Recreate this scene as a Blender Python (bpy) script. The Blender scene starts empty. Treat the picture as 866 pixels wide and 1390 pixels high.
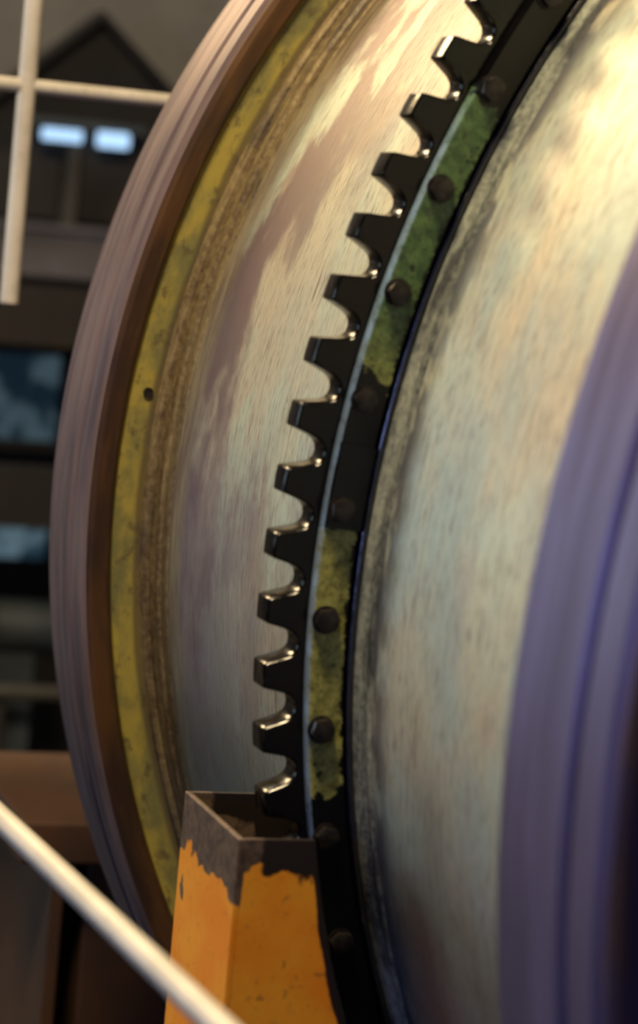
import bpy, bmesh, math, random
import numpy as np
from mathutils import Vector, Matrix
random.seed(4)
PI2=2*math.pi
S=2.0; DEL=0.06; H=3.0
col=bpy.context.collection
# ------------------------------------------------------------------ helpers
def empty(name,loc=(0,0,0)):
    o=bpy.data.objects.new(name,None);col.objects.link(o);o.location=loc;return o
def obj(name,me,mat=None,parent=None):
    o=bpy.data.objects.new(name,me);col.objects.link(o)
    if mat:me.materials.append(mat)
    if parent:o.parent=parent
    return o
def finish(bm,name,mat,parent,smooth=True,ang=.35):
    bmesh.ops.recalc_face_normals(bm,faces=bm.faces)
    if smooth:
        for f in bm.faces:f.smooth=True
        for e in bm.edges:
            if len(e.link_faces)==2 and e.link_faces[0].normal.angle(e.link_faces[1].normal,0)>ang:e.smooth=False
    me=bpy.data.meshes.new(name);bm.to_mesh(me);bm.free()
    return obj(name,me,mat,parent)
def lathe(name,prof,mat,parent,seg=600,arc=None,ang=.35):
    bm=bmesh.new();rows=[];closed=arc is None
    n=seg if closed else seg+1
    f0,f1=(0,PI2) if closed else arc
    for x,r in prof:
        rows.append([bm.verts.new((x,-r*math.cos(f0+(f1-f0)*i/seg),r*math.sin(f0+(f1-f0)*i/seg))) for i in range(n)])
    for j in range(len(rows)-1):
        for i in range(seg):
            k=(i+1)%n
            bm.faces.new((rows[j][i],rows[j+1][i],rows[j+1][k],rows[j][k]))
    return finish(bm,name,mat,parent,ang=ang)
def add_box(bm,x0,x1,y0,y1,z0,z1,bev=0.0):
    r=bmesh.ops.create_cube(bm,size=1.0,matrix=Matrix.Translation(((x0+x1)/2,(y0+y1)/2,(z0+z1)/2))@Matrix.Diagonal((abs(x1-x0),abs(y1-y0),abs(z1-z0),1)))
    if bev>0:
        es=list({e for v in r['verts'] for e in v.link_edges})
        bmesh.ops.bevel(bm,geom=es,offset=bev,segments=2,affect='EDGES',profile=.5)
def add_cyl(bm,p0,p1,r,seg=24,r2=None):
    p0,p1=Vector(p0),Vector(p1);d=p1-p0
    M=Matrix.Translation((p0+p1)/2)@d.to_track_quat('Z','Y').to_matrix().to_4x4()
    bmesh.ops.create_cone(bm,cap_ends=True,segments=seg,radius1=r,radius2=r if r2 is None else r2,depth=d.length,matrix=M)
def boxes(name,lst,mat,parent=None,bev=0.0):
    bm=bmesh.new()
    for b in lst:add_box(bm,*b,bev=bev)
    return finish(bm,name,mat,parent,smooth=False)
# ------------------------------------------------------------------ node helpers
class NT:
    def __init__(s,name):
        s.m=bpy.data.materials.new(name);s.m.use_nodes=True;s.t=s.m.node_tree;s.b=s.t.nodes['Principled BSDF']
    def n(s,typ,**kw):
        x=s.t.nodes.new(typ)
        for k,v in kw.items():setattr(x,k,v)
        return x
    def put(s,sock,v):
        if isinstance(v,bpy.types.NodeSocket):s.t.links.new(v,sock)
        elif isinstance(v,(tuple,list)) and sock.type=='RGBA' and len(v)==3:sock.default_value=(*v,1)
        else:sock.default_value=v
    def math(s,op,a,b=0.0,c=None):
        x=s.n('ShaderNodeMath',operation=op);s.put(x.inputs[0],a);s.put(x.inputs[1],b)
        if c is not None:s.put(x.inputs[2],c)
        return x.outputs[0]
    def ramp(s,v,lo,hi,to0=0.0,to1=1.0):
        """smoothstep from value to0 (at lo) to to1 (at hi); lo may exceed hi"""
        x=s.n('ShaderNodeMapRange',interpolation_type='SMOOTHSTEP')
        if lo>hi: lo,hi,to0,to1=hi,lo,to1,to0
        s.put(x.inputs[0],v)
        s.put(x.inputs[1],lo);s.put(x.inputs[2],hi);s.put(x.inputs[3],to0);s.put(x.inputs[4],to1);return x.outputs[0]
    def mul(s,*a):
        r=a[0]
        for b in a[1:]:r=s.math('MULTIPLY',r,b)
        return r
    def mix(s,f,a,b):
        x=s.n('ShaderNodeMix',data_type='RGBA');s.put(x.inputs[0],f);s.put(x.inputs[6],a);s.put(x.inputs[7],b);return x.outputs[2]
    def comb(s,x,y,z):
        c=s.n('ShaderNodeCombineXYZ');s.put(c.inputs[0],x);s.put(c.inputs[1],y);s.put(c.inputs[2],z);return c.outputs[0]
    def noise(s,vec,scale=1.0,detail=4.0,rough=.55):
        x=s.n('ShaderNodeTexNoise');s.put(x.inputs['Vector'],vec);x.inputs['Scale'].default_value=scale
        x.inputs['Detail'].default_value=detail;x.inputs['Roughness'].default_value=rough;return x.outputs['Fac']
    def cyl(s):
        tc=s.n('ShaderNodeTexCoord');sp=s.n('ShaderNodeSeparateXYZ');s.put(sp.inputs[0],tc.outputs['Object'])
        x,y,z=sp.outputs
        phi=s.math('ARCTAN2',z,s.math('MULTIPLY',y,-1.0))
        r=s.math('SQRT',s.math('ADD',s.math('MULTIPLY',y,y),s.math('MULTIPLY',z,z)))
        return x,phi,r
    def objc(s):
        return s.n('ShaderNodeTexCoord').outputs['Object']
    def bump(s,h,strength=.3,dist=.002):
        b=s.n('ShaderNodeBump');b.inputs['Strength'].default_value=strength;b.inputs['Distance'].default_value=dist
        s.put(b.inputs['Height'],h);s.put(s.b.inputs['Normal'],b.outputs[0])
    def set(s,**kw):
        nm={'col':'Base Color','rough':'Roughness','metal':'Metallic','spec':'Specular IOR Level','coat':'Coat Weight','coatr':'Coat Roughness','em':'Emission Color','es':'Emission Strength'}
        for k,v in kw.items():s.put(s.b.inputs[nm[k]],v)
        return s
# ------------------------------------------------------------------ materials
def mat_shell():
    q=NT('galvanised_shell');x,phi,r=q.cyl();arc=q.math('MULTIPLY',phi,2.0)
    v=q.comb(x,arc,r)
    big=q.noise(v,1.6,5,.6)
    c=q.mix(q.ramp(big,.38,.62),(.52,.57,.45),(.54,.46,.32))
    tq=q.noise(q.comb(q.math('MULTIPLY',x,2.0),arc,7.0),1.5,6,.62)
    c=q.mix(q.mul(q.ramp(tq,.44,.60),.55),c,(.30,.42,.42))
    pk=q.noise(q.comb(q.math('MULTIPLY',x,2.6),arc,17.0),1.7,6,.62)
    c=q.mix(q.mul(q.ramp(pk,.54,.66),.35),c,(.38,.27,.24))
    # left part of the shell: mauve / brown staining with pale patches
    st=q.noise(q.comb(q.math('MULTIPLY',x,1.7),q.math('MULTIPLY',arc,1.1),3.0),1.5,6,.62)
    stain=q.mix(q.ramp(st,.42,.55),(.42,.36,.25),(.14,.085,.08))
    stain=q.mix(q.mul(q.ramp(q.noise(q.comb(q.mul(x,1.6),q.mul(arc,.8),9.0),2.4,6,.62),.52,.60),.8),stain,(.40,.46,.35))
    mz=q.mul(q.ramp(phi,.14,-.02),q.ramp(x,-.35,-.75))
    stain=q.mix(q.mul(mz,.65),stain,(.16,.105,.15))
    left=q.ramp(x,.02,-.02)
    far=q.ramp(x,-.25,-1.0,.35,1.0)
    c=q.mix(q.mul(left,far),c,stain)
    # ageing rings beside the left flange
    edge=q.ramp(x,-1.00,-1.10)
    mot=q.noise(q.comb(q.math('MULTIPLY',x,14),q.math('MULTIPLY',arc,1.6),0.0),3,5,.65)
    c=q.mix(q.mul(edge,.75),c,q.mix(q.ramp(mot,.35,.65),(.13,.08,.04),(.33,.26,.12)))
    # bluish shade painted into the shell colour, deepening towards the underside
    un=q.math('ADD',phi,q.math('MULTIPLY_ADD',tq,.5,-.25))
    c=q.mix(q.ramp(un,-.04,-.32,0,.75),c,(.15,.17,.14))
    # grease next to the gear flange
    gx=q.mul(q.ramp(x,.23,.12),q.ramp(x,.05,.09))
    gn=q.noise(q.comb(q.math('MULTIPLY',x,5),q.math('MULTIPLY',arc,2.2),5.0),2.6,5,.6)
    c=q.mix(q.mul(q.ramp(gn,.38,.52),gx,.88),c,(.035,.05,.09))
    # brushed grain
    gr=q.noise(q.comb(q.math('MULTIPLY',x,330),q.math('MULTIPLY',arc,34),r),1.0,3,.6)
    gr2=q.noise(q.comb(q.math('MULTIPLY',x,90),q.math('MULTIPLY',arc,9),r),1.0,4,.6)
    g=q.math('ADD',q.mul(gr,.6),q.mul(gr2,.4))
    c=q.mix(q.ramp(g,.54,.32,0.0,.9),c,(.13,.10,.08))
    # scratches / rust marks
    sc=q.noise(q.comb(q.math('MULTIPLY',x,22),q.math('MULTIPLY',arc,1.6),2.0),2.0,3,.5)
    c=q.mix(q.mul(q.ramp(sc,.68,.72),.8),c,(.16,.07,.04))
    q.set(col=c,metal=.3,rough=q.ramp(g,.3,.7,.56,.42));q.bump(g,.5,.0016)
    return q.m
def mat_rim():
    q=NT('machined_rim_steel');x,phi,r=q.cyl();arc=q.math('MULTIPLY',phi,2.0)
    n=q.noise(q.comb(q.math('MULTIPLY',x,10),q.math('MULTIPLY',arc,.9),r),2.0,5,.6)
    g=q.noise(q.comb(q.math('MULTIPLY',x,60),q.math('MULTIPLY',arc,1.2),r),1.5,4,.6)
    side=q.ramp(x,-.5,.5)
    c1=q.mix(side,(.22,.16,.165),(.15,.13,.26));c2=q.mix(side,(.10,.072,.09),(.095,.075,.15))
    c=q.mix(q.ramp(n,.35,.65),c1,c2)
    c=q.mix(q.ramp(g,.55,.70,0,.35),c,(.08,.06,.06))
    c=q.mix(q.mul(q.ramp(r,2.0,1.99),q.ramp(r,1.96,1.98),q.ramp(n,.4,.6),.6),c,(.32,.20,.08))  # tan edge highlight painted into the rim colour
    q.set(col=c,metal=.4,rough=q.ramp(g,.3,.7,.33,.46));q.bump(g,.15,.001);return q.m
def mat_step():
    q=NT('oxidised_brown_steel');x,phi,r=q.cyl();arc=q.math('MULTIPLY',phi,2.0)
    n=q.noise(q.comb(x,arc,q.math('MULTIPLY',r,6)),3.0,5,.6)
    c=q.mix(q.ramp(n,.35,.65),(.10,.048,.018),(.040,.022,.014))
    q.set(col=c,metal=.3,rough=.40);return q.m
def mat_ochre():
    q=NT('ochre_paint');x,phi,r=q.cyl();arc=q.math('MULTIPLY',phi,2.0)
    n=q.noise(q.comb(x,arc,q.math('MULTIPLY',r,2)),5.0,6,.65)
    m2=q.noise(q.comb(x,arc,q.math('MULTIPLY',r,1.5)),22.0,5,.7)
    c=q.mix(q.ramp(n,.38,.60),(.30,.245,.045),(.14,.135,.045))
    c=q.mix(q.ramp(m2,.53,.68,0,.75),c,(.07,.05,.025))
    edge=q.math('ADD',r,q.math('MULTIPLY_ADD',n,.03,-.015))
    c=q.mix(q.ramp(edge,1.896,1.884,0,.75),c,(.06,.04,.025))
    q.set(col=c,rough=.6);q.bump(m2,.3,.002);return q.m
def mat_weld(name,c1,c2,blk):
    q=NT(name);x,phi,r=q.cyl();arc=q.math('MULTIPLY',phi,2.0)
    n=q.noise(q.comb(q.math('MULTIPLY',x,1.5),arc,r),60.0,4,.7)
    n3=q.noise(q.comb(q.math('MULTIPLY',x,9),arc,r),5.0,4,.6)
    c=q.mix(q.math('ADD',q.ramp(n,.35,.65,0,.5),q.ramp(n3,.35,.65,0,.5)),c1,c2)
    big=q.noise(q.comb(q.mul(x,4),arc,4.0),3.0,5,.6)
    c=q.mix(q.ramp(big,.52,.64,0,blk),c,(.03,.03,.04))
    q.set(col=c,metal=.25,rough=.42);q.bump(n,.45,.003);return q.m
def black_nodes(q,v):
    n=q.noise(v,55.0,5,.65);n2=q.noise(v,9.0,4,.6)
    return q.mix(q.ramp(n2,.4,.7),(.0018,.0016,.0022),(.0035,.0028,.003)),q.ramp(n,.35,.65,.10,.22),n
def mat_gear():
    q=NT('greased_black_steel');v=q.objc();c,rr,n=black_nodes(q,v)
    q.set(col=c,rough=rr,metal=0.0,spec=.34);q.bump(n,.30,.0018);return q.m
def mat_wet():
    q=NT('greased_glint_bead');v=q.objc();n=q.noise(v,40.0,5,.65)
    q.set(col=(.004,.005,.012),rough=.22,metal=0.0,spec=1.0,coat=.8,coatr=.2);q.bump(n,.6,.003);return q.m
def mat_flange():
    q=NT('green_paint_with_grease');x,phi,r=q.cyl();v=q.objc()
    ph=q.math('ADD',phi,DEL)
    wob=q.noise(v,9.0,6,.65)
    phn=q.math('ADD',ph,q.math('MULTIPLY_ADD',wob,.16,-.08))
    n=q.noise(v,48.0,6,.75);n2=q.noise(v,120.0,3,.6)
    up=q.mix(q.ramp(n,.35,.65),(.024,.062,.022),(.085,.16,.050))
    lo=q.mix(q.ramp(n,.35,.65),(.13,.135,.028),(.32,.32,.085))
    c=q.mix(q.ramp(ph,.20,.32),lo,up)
    c=q.mix(q.ramp(n2,.54,.66,0,.7),c,(.03,.03,.015))
    a1=q.ramp(phn,.490,.495);a2=q.mul(q.ramp(phn,.130,.135),q.ramp(phn,.262,.258));a3=q.ramp(phn,-.090,-.095)
    sp=q.ramp(q.noise(v,14.0,5,.62),.63,.67,0,.85)
    rim=q.ramp(q.math('ADD',r,q.math('MULTIPLY_ADD',n,.03,-.015)),1.882,1.878)
    k=q.math('MINIMUM',q.math('ADD',q.math('ADD',a1,a2),q.math('ADD',a3,q.math('MAXIMUM',sp,rim))),1.0)
    bc,br,bn=black_nodes(q,v)
    c=q.mix(k,c,bc)
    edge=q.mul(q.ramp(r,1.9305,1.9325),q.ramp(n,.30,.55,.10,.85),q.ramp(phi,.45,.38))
    c=q.mix(edge,c,(.25,.36,.50))  # worn outer edge, its bluish highlight painted into the colour
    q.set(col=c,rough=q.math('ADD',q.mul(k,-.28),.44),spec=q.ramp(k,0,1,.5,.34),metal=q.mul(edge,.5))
    q.bump(n,.42,.0018);return q.m
def mat_paint(name,c1,c2,rough=.5,metal=0,sc=6.0,dirt=(.05,.035,.02),dk=.5):
    q=NT(name);v=q.objc();n=q.noise(v,sc,5,.6);n2=q.noise(v,sc*6,5,.7)
    c=q.mix(q.ramp(n,.35,.65),c1,c2);c=q.mix(q.ramp(n2,.55,.75,0,dk),c,dirt)
    q.set(col=c,rough=rough,metal=metal);q.bump(n2,.2,.002);return q.m
def mat_guard():
    q=NT('orange_guard_paint');v=q.objc();sp=q.n('ShaderNodeSeparateXYZ');q.put(sp.inputs[0],v)
    x,y,z=sp.outputs
    n=q.noise(v,7.0,5,.6);f=q.noise(v,60.0,4,.7);s2=q.noise(v,24.0,5,.65)
    c=q.mix(q.ramp(n,.35,.65),(.84,.27,.012),(.88,.37,.025))
    c=q.mix(q.ramp(f,.56,.75,0,.5),c,(.32,.11,.03))
    c=q.mix(q.ramp(s2,.64,.68,0,.6),c,(.25,.10,.03))
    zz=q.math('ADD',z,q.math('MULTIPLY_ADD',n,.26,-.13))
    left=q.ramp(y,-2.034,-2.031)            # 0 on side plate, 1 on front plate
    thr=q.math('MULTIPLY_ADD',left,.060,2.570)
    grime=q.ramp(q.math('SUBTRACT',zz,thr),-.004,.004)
    g2=q.mul(q.ramp(q.noise(v,7.0,5,.6),.60,.62),q.ramp(left,1,0,0,1))
    inner=q.mul(q.ramp(x,.1505,.1500),q.ramp(y,-2.0385,-2.0380))
    k=q.math('MAXIMUM',q.math('MAXIMUM',grime,g2),inner)
    c=q.mix(k,c,q.mix(q.ramp(f,.4,.6),(.14,.095,.07),(.07,.05,.04)))
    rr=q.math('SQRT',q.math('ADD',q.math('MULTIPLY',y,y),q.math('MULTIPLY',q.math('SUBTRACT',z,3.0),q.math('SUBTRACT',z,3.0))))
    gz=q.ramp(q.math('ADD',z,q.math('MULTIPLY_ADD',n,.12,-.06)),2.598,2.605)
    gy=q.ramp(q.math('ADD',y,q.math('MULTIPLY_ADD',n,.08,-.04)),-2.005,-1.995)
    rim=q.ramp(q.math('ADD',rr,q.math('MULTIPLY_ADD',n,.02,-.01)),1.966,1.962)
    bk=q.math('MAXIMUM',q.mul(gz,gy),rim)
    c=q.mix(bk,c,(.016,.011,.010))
    q.set(col=c,rough=.42);q.bump(f,.15,.001);return q.m
def mat_emit(name,c,s):
    q=NT(name);q.set(col=(.02,.02,.02),em=c,es=s,rough=.3);return q.m
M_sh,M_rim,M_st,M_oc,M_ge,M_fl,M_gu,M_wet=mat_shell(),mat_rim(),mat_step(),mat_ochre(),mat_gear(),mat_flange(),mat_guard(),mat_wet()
M_we=mat_weld('fillet_weld_speckled',(.07,.08,.08),(.36,.39,.31),.8)
M_wf=mat_weld('aged_seam',(.08,.05,.028),(.28,.22,.11),.5)
M_white=mat_paint('cream_rail_paint',(.58,.55,.50),(.48,.45,.40),.4)
M_bolt=mat_paint('worn_bolt_steel',(.010,.009,.010),(.030,.025,.022),.28,.4,60.0)
M_wall=mat_paint('dusty_plaster',(.26,.24,.20),(.21,.19,.165),.8,0,1.5)
M_wdk=mat_paint('dark_cladding',(.04,.04,.045),(.028,.028,.034),.7,0,1.5)
M_floor=mat_paint('concrete_floor',(.075,.068,.065),(.05,.046,.045),.8,0,2.0)
M_brown=mat_paint('brown_steel',(.026,.021,.020),(.017,.015,.015),.6,0,2.0)
M_dark=mat_paint('dark_steel',(.008,.008,.010),(.014,.013,.015),.5,0,3.0)
M_beam=mat_paint('grey_beam_paint',(.14,.13,.155),(.10,.095,.11),.5,0,2.0)
M_base=mat_paint('rust_orange_paint',(.070,.030,.012),(.042,.021,.012),.6,0,3.0)
M_tan=mat_paint('tan_paint',(.07,.065,.055),(.05,.047,.042),.6,0,3.0)
M_grey=mat_paint('machine_grey',(.08,.10,.115),(.05,.062,.07),.45,.2,3.0)
# ------------------------------------------------------------------ drum
drum=empty('rotary_drum',(0,0,H))
RS=.922*S
X0,X1=-.7655*S,.5307*S
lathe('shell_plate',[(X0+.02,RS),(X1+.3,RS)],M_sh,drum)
def end_flange(x0,tag):
    lathe('rim_'+tag,[(x0,RS-.02),(x0,.998*S),(x0+.008,1.003*S),(x0+.188,1.003*S),(x0+.195,1.000*S),(x0+.198,.992*S),(x0+.208,.992*S),(x0+.211,.9990*S),(x0+.217,1.002*S),(x0+.285,1.002*S),(x0+.300,.996*S)],M_rim,drum)
    far=tag=='far'
    lathe('rim_step_'+tag,[(x0+.300,.996*S),(x0+.304,.990*S),(x0+.300,.974*S),(x0+.292,.970*S)],M_st if far else M_rim,drum)
    lathe('painted_face_'+tag,[(x0+.292,.970*S),(x0+.285,.968*S),(x0+.285,.938*S)],M_oc if far else M_rim,drum)
    lathe('weld_'+tag,[(x0+.285,.939*S),(x0+.297,.937*S),(x0+.303,.934*S),(x0+.303,.931*S),(x0+.312,.931*S),(x0+.325,.929*S),(x0+.345,.928*S),(x0+.352,.9245*S),(x0+.37,.9245*S),(x0+.385,.9235*S),(x0+.39,.9215*S)],M_wf if far else M_rim,drum)
end_flange(X0,'far');end_flange(X1,'near')
lathe('head_far',[(X0+.02,RS),(X0,RS-.01),(X0-.45,.75),(X0-.50,.62),(X0-1.6,.60),(X0-1.6,.40)],M_rim,drum,seg=128)
lathe('head_near',[(X1+.28,RS),(X1+.30,RS-.01),(X1+.75,.75),(X1+.80,.62),(X1+1.8,.60),(X1+1.8,.40)],M_rim,drum,seg=128)
bm=bmesh.new();f=.118;add_cyl(bm,(X0+.28,-1.900*math.cos(f),1.900*math.sin(f)),(X0+.289,-1.900*math.cos(f),1.900*math.sin(f)),.0105,16)
finish(bm,'plug_screw',M_bolt,drum)
# ------------------------------------------------------------------ girth gear
gear=empty('girth_gear',(0,0,H))
N=122;ph0=.52882-DEL;pit=PI2/N
prof=[(0,1.0),(.02,1.0008),(.19,1.001),(.365,1.0008),(.385,1.0),(.403,.9970),(.445,.9885),(.487,.9815),(.53,.9775),(.59,.9748),(.68,.9735),(.77,.9742),(.84,.9765),(.885,.9805),(.93,.9880),(.978,.9975)]
pts=[(ph0-(k+o)*pit,r*S) for k in range(N) for o,r in prof]
n=len(pts)
P2=np.array([(r*math.cos(f),r*math.sin(f)) for f,r in pts])
tg=np.roll(P2,-1,0)-np.roll(P2,1,0);tg/=np.linalg.norm(tg,axis=1)[:,None]
nn=np.stack([-tg[:,1],tg[:,0]],1)
if (nn*P2).sum()<0:nn=-nn
bm=bmesh.new()
def loop(x,Q):return [bm.verts.new((x,-q[0],q[1])) for q in Q]
circ=lambda R:[(R*math.cos(f),R*math.sin(f)) for f,r in pts]
rows=[loop(0,circ(RS)),loop(0,P2-nn*.003),loop(.0025,P2-nn*.0006),loop(.0045,P2),loop(.0555,P2),loop(.0575,P2-nn*.0006),loop(.06,P2-nn*.003),loop(.06,circ(.927*S))]
for j in range(len(rows)-1):
    for i in range(n):
        k=(i+1)%n;bm.faces.new((rows[j][i],rows[j+1][i],rows[j+1][k],rows[j][k]))
finish(bm,'toothed_ring',M_ge,gear,ang=.6)
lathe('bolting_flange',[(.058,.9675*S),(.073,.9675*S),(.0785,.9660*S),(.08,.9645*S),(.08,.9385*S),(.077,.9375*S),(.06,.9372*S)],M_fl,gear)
lathe('glint_bead',[(.059,.9362*S),(.070,.9360*S),(.0765,.9350*S),(.0805,.9333*S),(.0805,.9315*S),(.0765,.9300*S),(.066,.9293*S),(.059,.9290*S)],M_wet,gear,ang=1.2)  # inner lip rounded into a glossy bead, shaped to catch blue glints
lathe('fillet_weld',[(.060,.9300*S),(.080,.9290*S),(.094,.9262*S),(.104,.9242*S),(.118,.9240*S),(.128,.9215*S)],M_we,gear)
f0=.145-DEL
lathe('splice_plate',[(.078,.9665*S),(.084,.9665*S),(.086,.9655*S),(.086,.9375*S),(.075,.937*S)],M_ge,gear,seg=30,arc=(f0-.018,f0+.052))
bm=bmesh.new()
for k in range(69):
    f=.59796-DEL-k*PI2/69;r=.95629*S
    c0=Vector((0,-r*math.cos(f),r*math.sin(f)))
    R=Matrix.Rotation(math.pi/2,4,'Y')
    Rr=Matrix.Rotation(random.uniform(0,1.05),4,'X')@Matrix.Rotation(random.uniform(-.03,.03),4,'Z')
    xb=.086 if abs(f-f0)<.05 else .08
    bmesh.ops.create_cone(bm,cap_ends=True,segments=24,radius1=.0225,radius2=.0225,depth=.003,matrix=Matrix.Translation(c0+Vector((xb+.0015,0,0)))@Rr@R)
    v=bmesh.ops.create_cone(bm,cap_ends=True,segments=6,radius1=.0205,radius2=.0205,depth=.014,matrix=Matrix.Translation(c0+Vector((xb+.010,0,0)))@Rr@R)['verts']
    es=list({e for q in v for e in q.link_edges})
    bmesh.ops.bevel(bm,geom=es,offset=.0022,segments=2,affect='EDGES',profile=.6)
finish(bm,'hex_bolts',M_bolt,gear,ang=.5)
# ------------------------------------------------------------------ gear guard
guard=empty('gear_guard')
def plate(name,poly,x0,x1,parent,mat):
    bm=bmesh.new()
    a=[bm.verts.new((x0,y,z)) for y,z in poly];b=[bm.verts.new((x1,y,z)) for y,z in poly]
    bm.faces.new(a);bm.faces.new(b[::-1])
    for i in range(len(poly)):
        j=(i+1)%len(poly);bm.faces.new((a[i],a[j],b[j],b[i]))
    bmesh.ops.recalc_face_normals(bm,faces=bm.faces)
    bmesh.ops.triangulate(bm,faces=[f for f in bm.faces if len(f.verts)>4])
    return finish(bm,name,mat,parent,smooth=False)
def guard_poly(R):
    p=[(-2.035,0.0),(-2.035,2.652)]
    for i in range(25):
        z=2.652-i*(2.652-1.7)/24
        p.append((-math.sqrt(R*R-(z-H)**2),z))
    p+=[(p[-1][0],0.0)]
    return p
plate('front_plate',guard_poly(1.953),.150,.160,guard,M_gu)
plate('rear_plate',guard_poly(1.88),-.160,-.150,guard,M_gu)
bm=bmesh.new();add_box(bm,-.160,.160,-2.045,-2.035,0,2.652,.0015);finish(bm,'side_plate',M_gu,guard,False)
# ------------------------------------------------------------------ bearing pedestals
def pedestal(xc):
    p=empty('bearing_pedestal')
    bm=bmesh.new()
    add_box(bm,xc-.40,xc+.40,-1.845,1.845,1.98,2.09,.01)
    add_box(bm,xc-.30,xc+.30,-1.65,1.65,0.1,1.98,.01)
    add_box(bm,xc-.5,xc+.5,-2.0,2.0,0,.1,.01)
    for y in(-1.74,-1.1,-.4,.4,1.1,1.74):
        add_box(bm,xc-.38,xc+.38,y-.015,y+.015,.1,1.98)
    finish(bm,'steel_frame',M_base,p,False)
    bm=bmesh.new()
    add_box(bm,xc-.28,xc+.28,-.95,.95,2.09,2.25,.02)
    add_cyl(bm,(xc-.26,0,H),(xc+.26,0,H),.85,48)
    finish(bm,'bearing_housing',M_base,p)
pedestal(-2.65);pedestal(X1+1.45)
# ------------------------------------------------------------------ rails
rail=empty('walkway_handrail')
bm=bmesh.new()
d=Vector((.727,.047,0)).normalized();p0=Vector((.092,-2.403,2.662))
A=p0-d*1.7;B=p0+d*3.2
add_cyl(bm,A,B,.0180,20)
A2=A-Vector((0,0,.5));B2=B-Vector((0,0,.5));add_cyl(bm,A2,B2,.015,16)
for q in (A,B):add_cyl(bm,q,(q.x,q.y,1.6),.02,16)
finish(bm,'rail_pipes',M_white,rail)
bm=bmesh.new();add_box(bm,-1.7,6.0,-4.2,-2.5+.15,1.54,1.60);
for xx in(-1.5,1.5,5.5):
    for yy in(-4.0,-2.5):add_box(bm,xx-.05,xx+.05,yy-.05,yy+.05,0,1.54)
finish(bm,'walkway',M_dark,None,False)
sr=empty('stair_railing')
bm=bmesh.new()
add_cyl(bm,(-2.5,-1.935,3.33),(-2.5,-1.935,5.6),.0225,24)
add_cyl(bm,(-2.5,-3.2,3.862),(-2.5,-.9,3.862),.0175,20)
add_cyl(bm,(-2.5,-3.2,4.77),(-2.5,-.9,4.77),.0175,20)
add_cyl(bm,(-2.5,-3.175,3.33),(-2.5,-3.175,5.6),.0225,24)
finish(bm,'railing_bars',M_white,sr)
bm=bmesh.new();add_box(bm,-3.6,-2.475,-3.3,-1.97,3.25,3.33,.005)
add_box(bm,-3.5,-3.4,-3.2,-3.1,0,3.25);add_box(bm,-2.6,-2.5,-3.2,-3.1,0,3.25)
finish(bm,'platform_landing',M_beam,sr,False)
# ------------------------------------------------------------------ background (around x=-8)
boxes('wall_far',[(-9.2,-9.0,-9,8,0,10)],M_wall)
boxes('wall_left',[(-9,8,-9.2,-9,0,10)],M_wdk)
boxes('wall_right',[(-9,8,8,8.2,0,10)],M_wdk)
boxes('wall_back',[(8,8.2,-9,8,0,10)],M_dark)
boxes('floor',[(-9,8,-9,8,-.2,0)],M_floor)
boxes('ceiling',[(-9,8,-9,8,10,10.2)],M_dark)
hut=empty('gabled_steel_hopper')
plate('gable_front',[(-1.35,3.20),(-1.35,3.66),(-.485,4.43),(.38,3.66),(.38,3.20)],-8.3,-8.2,hut,M_dark)
plate('roof_left',[(-1.42,3.60),(-1.42,3.64),(-.485,4.47),(-.485,4.43)],-8.3,-8.1,hut,M_dark)
plate('roof_right',[(.45,3.60),(.45,3.64),(-.485,4.47),(-.485,4.43)],-8.3,-8.1,hut,M_dark)
boxes('panels',[(-8.2,-8.15,-.52,-.22,3.50,3.80),(-8.2,-8.15,-1.3,-.62,3.50,3.78)],M_brown,hut)
boxes('struts',[(-8.15,-8.05,-.60,-.55,3.48,3.86),(-8.15,-8.05,-1.35,-1.30,3.2,3.7),(-8.15,-8.05,.30,.35,3.2,3.7)],M_tan,hut)
boxes('body',[(-8.95,-8.3,-1.35,.38,2.95,3.66)],M_dark,hut)
lamp=empty('fluorescent_lamp')
bm=bmesh.new();add_cyl(bm,(-8.02,-.74,3.885),(-8.02,-.56,3.885),.028,16);add_cyl(bm,(-8.02,-.48,3.885),(-8.02,-.34,3.885),.036,16);finish(bm,'tube',mat_emit('tube_glow',(.45,.70,1.0),1.3),lamp)
boxes('lamp_housing',[(-8.15,-8.02,-.84,-.26,3.925,3.96)],M_grey,lamp)
fr=empty('steel_mezzanine_frame')
boxes('upper_beam',[(-8.0,-7.9,-3,2,3.24,3.27),(-8.0,-7.9,-3,2,3.45,3.48),(-7.97,-7.93,-3,2,3.27,3.45)],M_beam,fr)
boxes('lower_beam',[(-8.0,-7.8,-3,2,2.93,3.20)],M_brown,fr)
boxes('mid_beam',[(-8.0,-7.8,-3,2,2.10,2.37)],M_brown,fr)
boxes('columns',[(-8.0,-7.8,-3,-2.8,0,3.24),(-8.0,-7.8,1.8,2,0,3.24)],M_brown,fr)
boxes('back_sheet',[(-8.95,-8.9,-3,2,0,2.95)],M_dark,fr)
for i,(z0,z1) in enumerate([(2.42,2.84),(1.84,2.06)]):
    w=empty('window_%d'%(i+1))
    q=NT('teal_glass_%d'%i);v=q.objc();nz=q.noise(v,5.0,3,.6)
    q.set(col=(.02,.03,.03),em=q.mix(q.ramp(nz,.45,.6),(.02,.05,.08),(.16,.26,.32)),es=.25 if i==0 else .5,rough=.2)
    boxes('panes',[(-8.7,-8.68,-2.2+j*.46,-1.8+j*.46,z0,z1) for j in range(8)],q.m,w)
    boxes('frame',[(-8.70,-8.64,-2.26+j*.46,-2.2+j*.46,z0,z1) for j in range(9)]+[(-8.7,-8.64,-2.26,1.5,z0-.05,z0),(-8.7,-8.64,-2.26,1.5,z1,z1+.05)],M_dark,w)
pump=empty('pump_unit')
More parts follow.
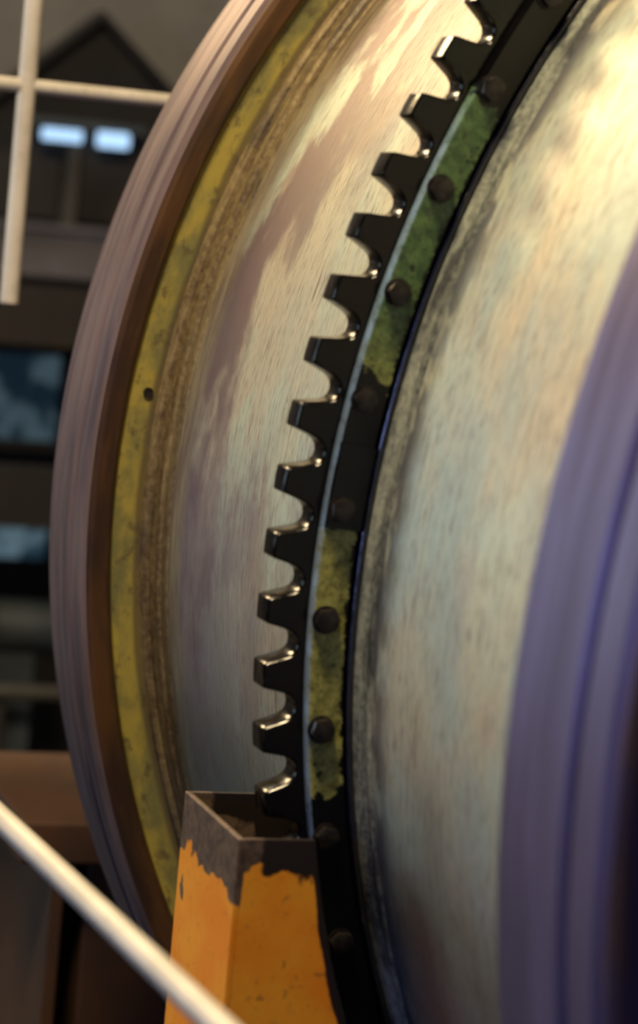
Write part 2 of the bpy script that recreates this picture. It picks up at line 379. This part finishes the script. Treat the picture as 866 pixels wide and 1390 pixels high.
bm=bmesh.new();add_box(bm,-8.4,-7.6,-1.6,.3,0,.55,.02);finish(bm,'plinth',M_grey,pump,False)
bm=bmesh.new()
add_cyl(bm,(-8,-1.3,1.6),(-8,-.86,1.6),.17,32);add_cyl(bm,(-8,-.86,1.6),(-8,-.83,1.6),.22,32)
add_cyl(bm,(-8,-.80,1.62),(-8,-.5,1.62),.12,32)
for j in range(8):add_cyl(bm,(-8,-1.28+j*.05,1.6),(-8,-1.26+j*.05,1.6),.185,32)
add_box(bm,-8.1,-7.9,-1.2,-.6,.55,1.5)
finish(bm,'motor',M_grey,pump)
bm=bmesh.new();add_cyl(bm,(-7.7,-2.5,1.36),(-7.7,1.5,1.36),.035,16);add_cyl(bm,(-7.7,-2.5,.98),(-7.7,1.5,.98),.04,16)
add_cyl(bm,(-7.75,-.78,.6),(-7.75,-.78,1.36),.03,16)
finish(bm,'pipes',M_tan,pump)
# ------------------------------------------------------------------ lights
def area(name,loc,target,size,en,c,sy=None):
    l=bpy.data.lights.new(name,'AREA');l.size=size;l.energy=en;l.color=c
    if sy:l.shape='RECTANGLE';l.size_y=sy
    o=bpy.data.objects.new(name,l);col.objects.link(o);o.location=loc
    o.rotation_euler=(Vector(target)-Vector(loc)).to_track_quat('-Z','Y').to_euler()
area('sodium_lamp',(1.0,-3.2,8.0),(0,-1.4,H+1),1.0,510,(1,.77,.45))
area('sodium_lamp',(-6.0,-3.8,7.0),(0,-1.5,H+.6),1.4,310,(1,.72,.38))
area('cool_fill_light',(-4.5,-7.5,3.8),(0,-1.6,H),2.2,125,(.66,.86,1.0))  # unseen cool fill, added to brighten the shell
area('cool_fill_light',(4.2,-7.5,3.6),(1.0,-1.8,H-.2),1.1,80,(.32,.42,1.0))  # unseen blue fill, added for glints on chamfers and rims
area('hall_lamp',(-6.5,-3.5,8.5),(-9,-.5,4.5),1.0,130,(1,.93,.82))
wd=bpy.data.worlds.new('hall_ambient');bpy.context.scene.world=wd;wd.use_nodes=True
wd.node_tree.nodes['Background'].inputs[0].default_value=(.02,.022,.03,1)
# ------------------------------------------------------------------ camera
cam=bpy.data.cameras.new('camera');co=bpy.data.objects.new('camera',cam);col.objects.link(co)
M=Matrix(((.30414,.94801,.09371),(-.11978,-.05953,.99101),(.94507,-.31264,.09545))).transposed().to_4x4()
M.translation=(3.95829,-3.2278,3.59546);co.matrix_world=M
cam.sensor_fit='VERTICAL';cam.sensor_height=36;cam.lens=3600/1390*36;cam.shift_y=-45/1390;cam.clip_end=100
cam.dof.use_dof=True;cam.dof.focus_distance=4.75;cam.dof.aperture_fstop=2.2
bpy.context.scene.camera=co
bpy.context.scene.view_settings.view_transform='Standard'
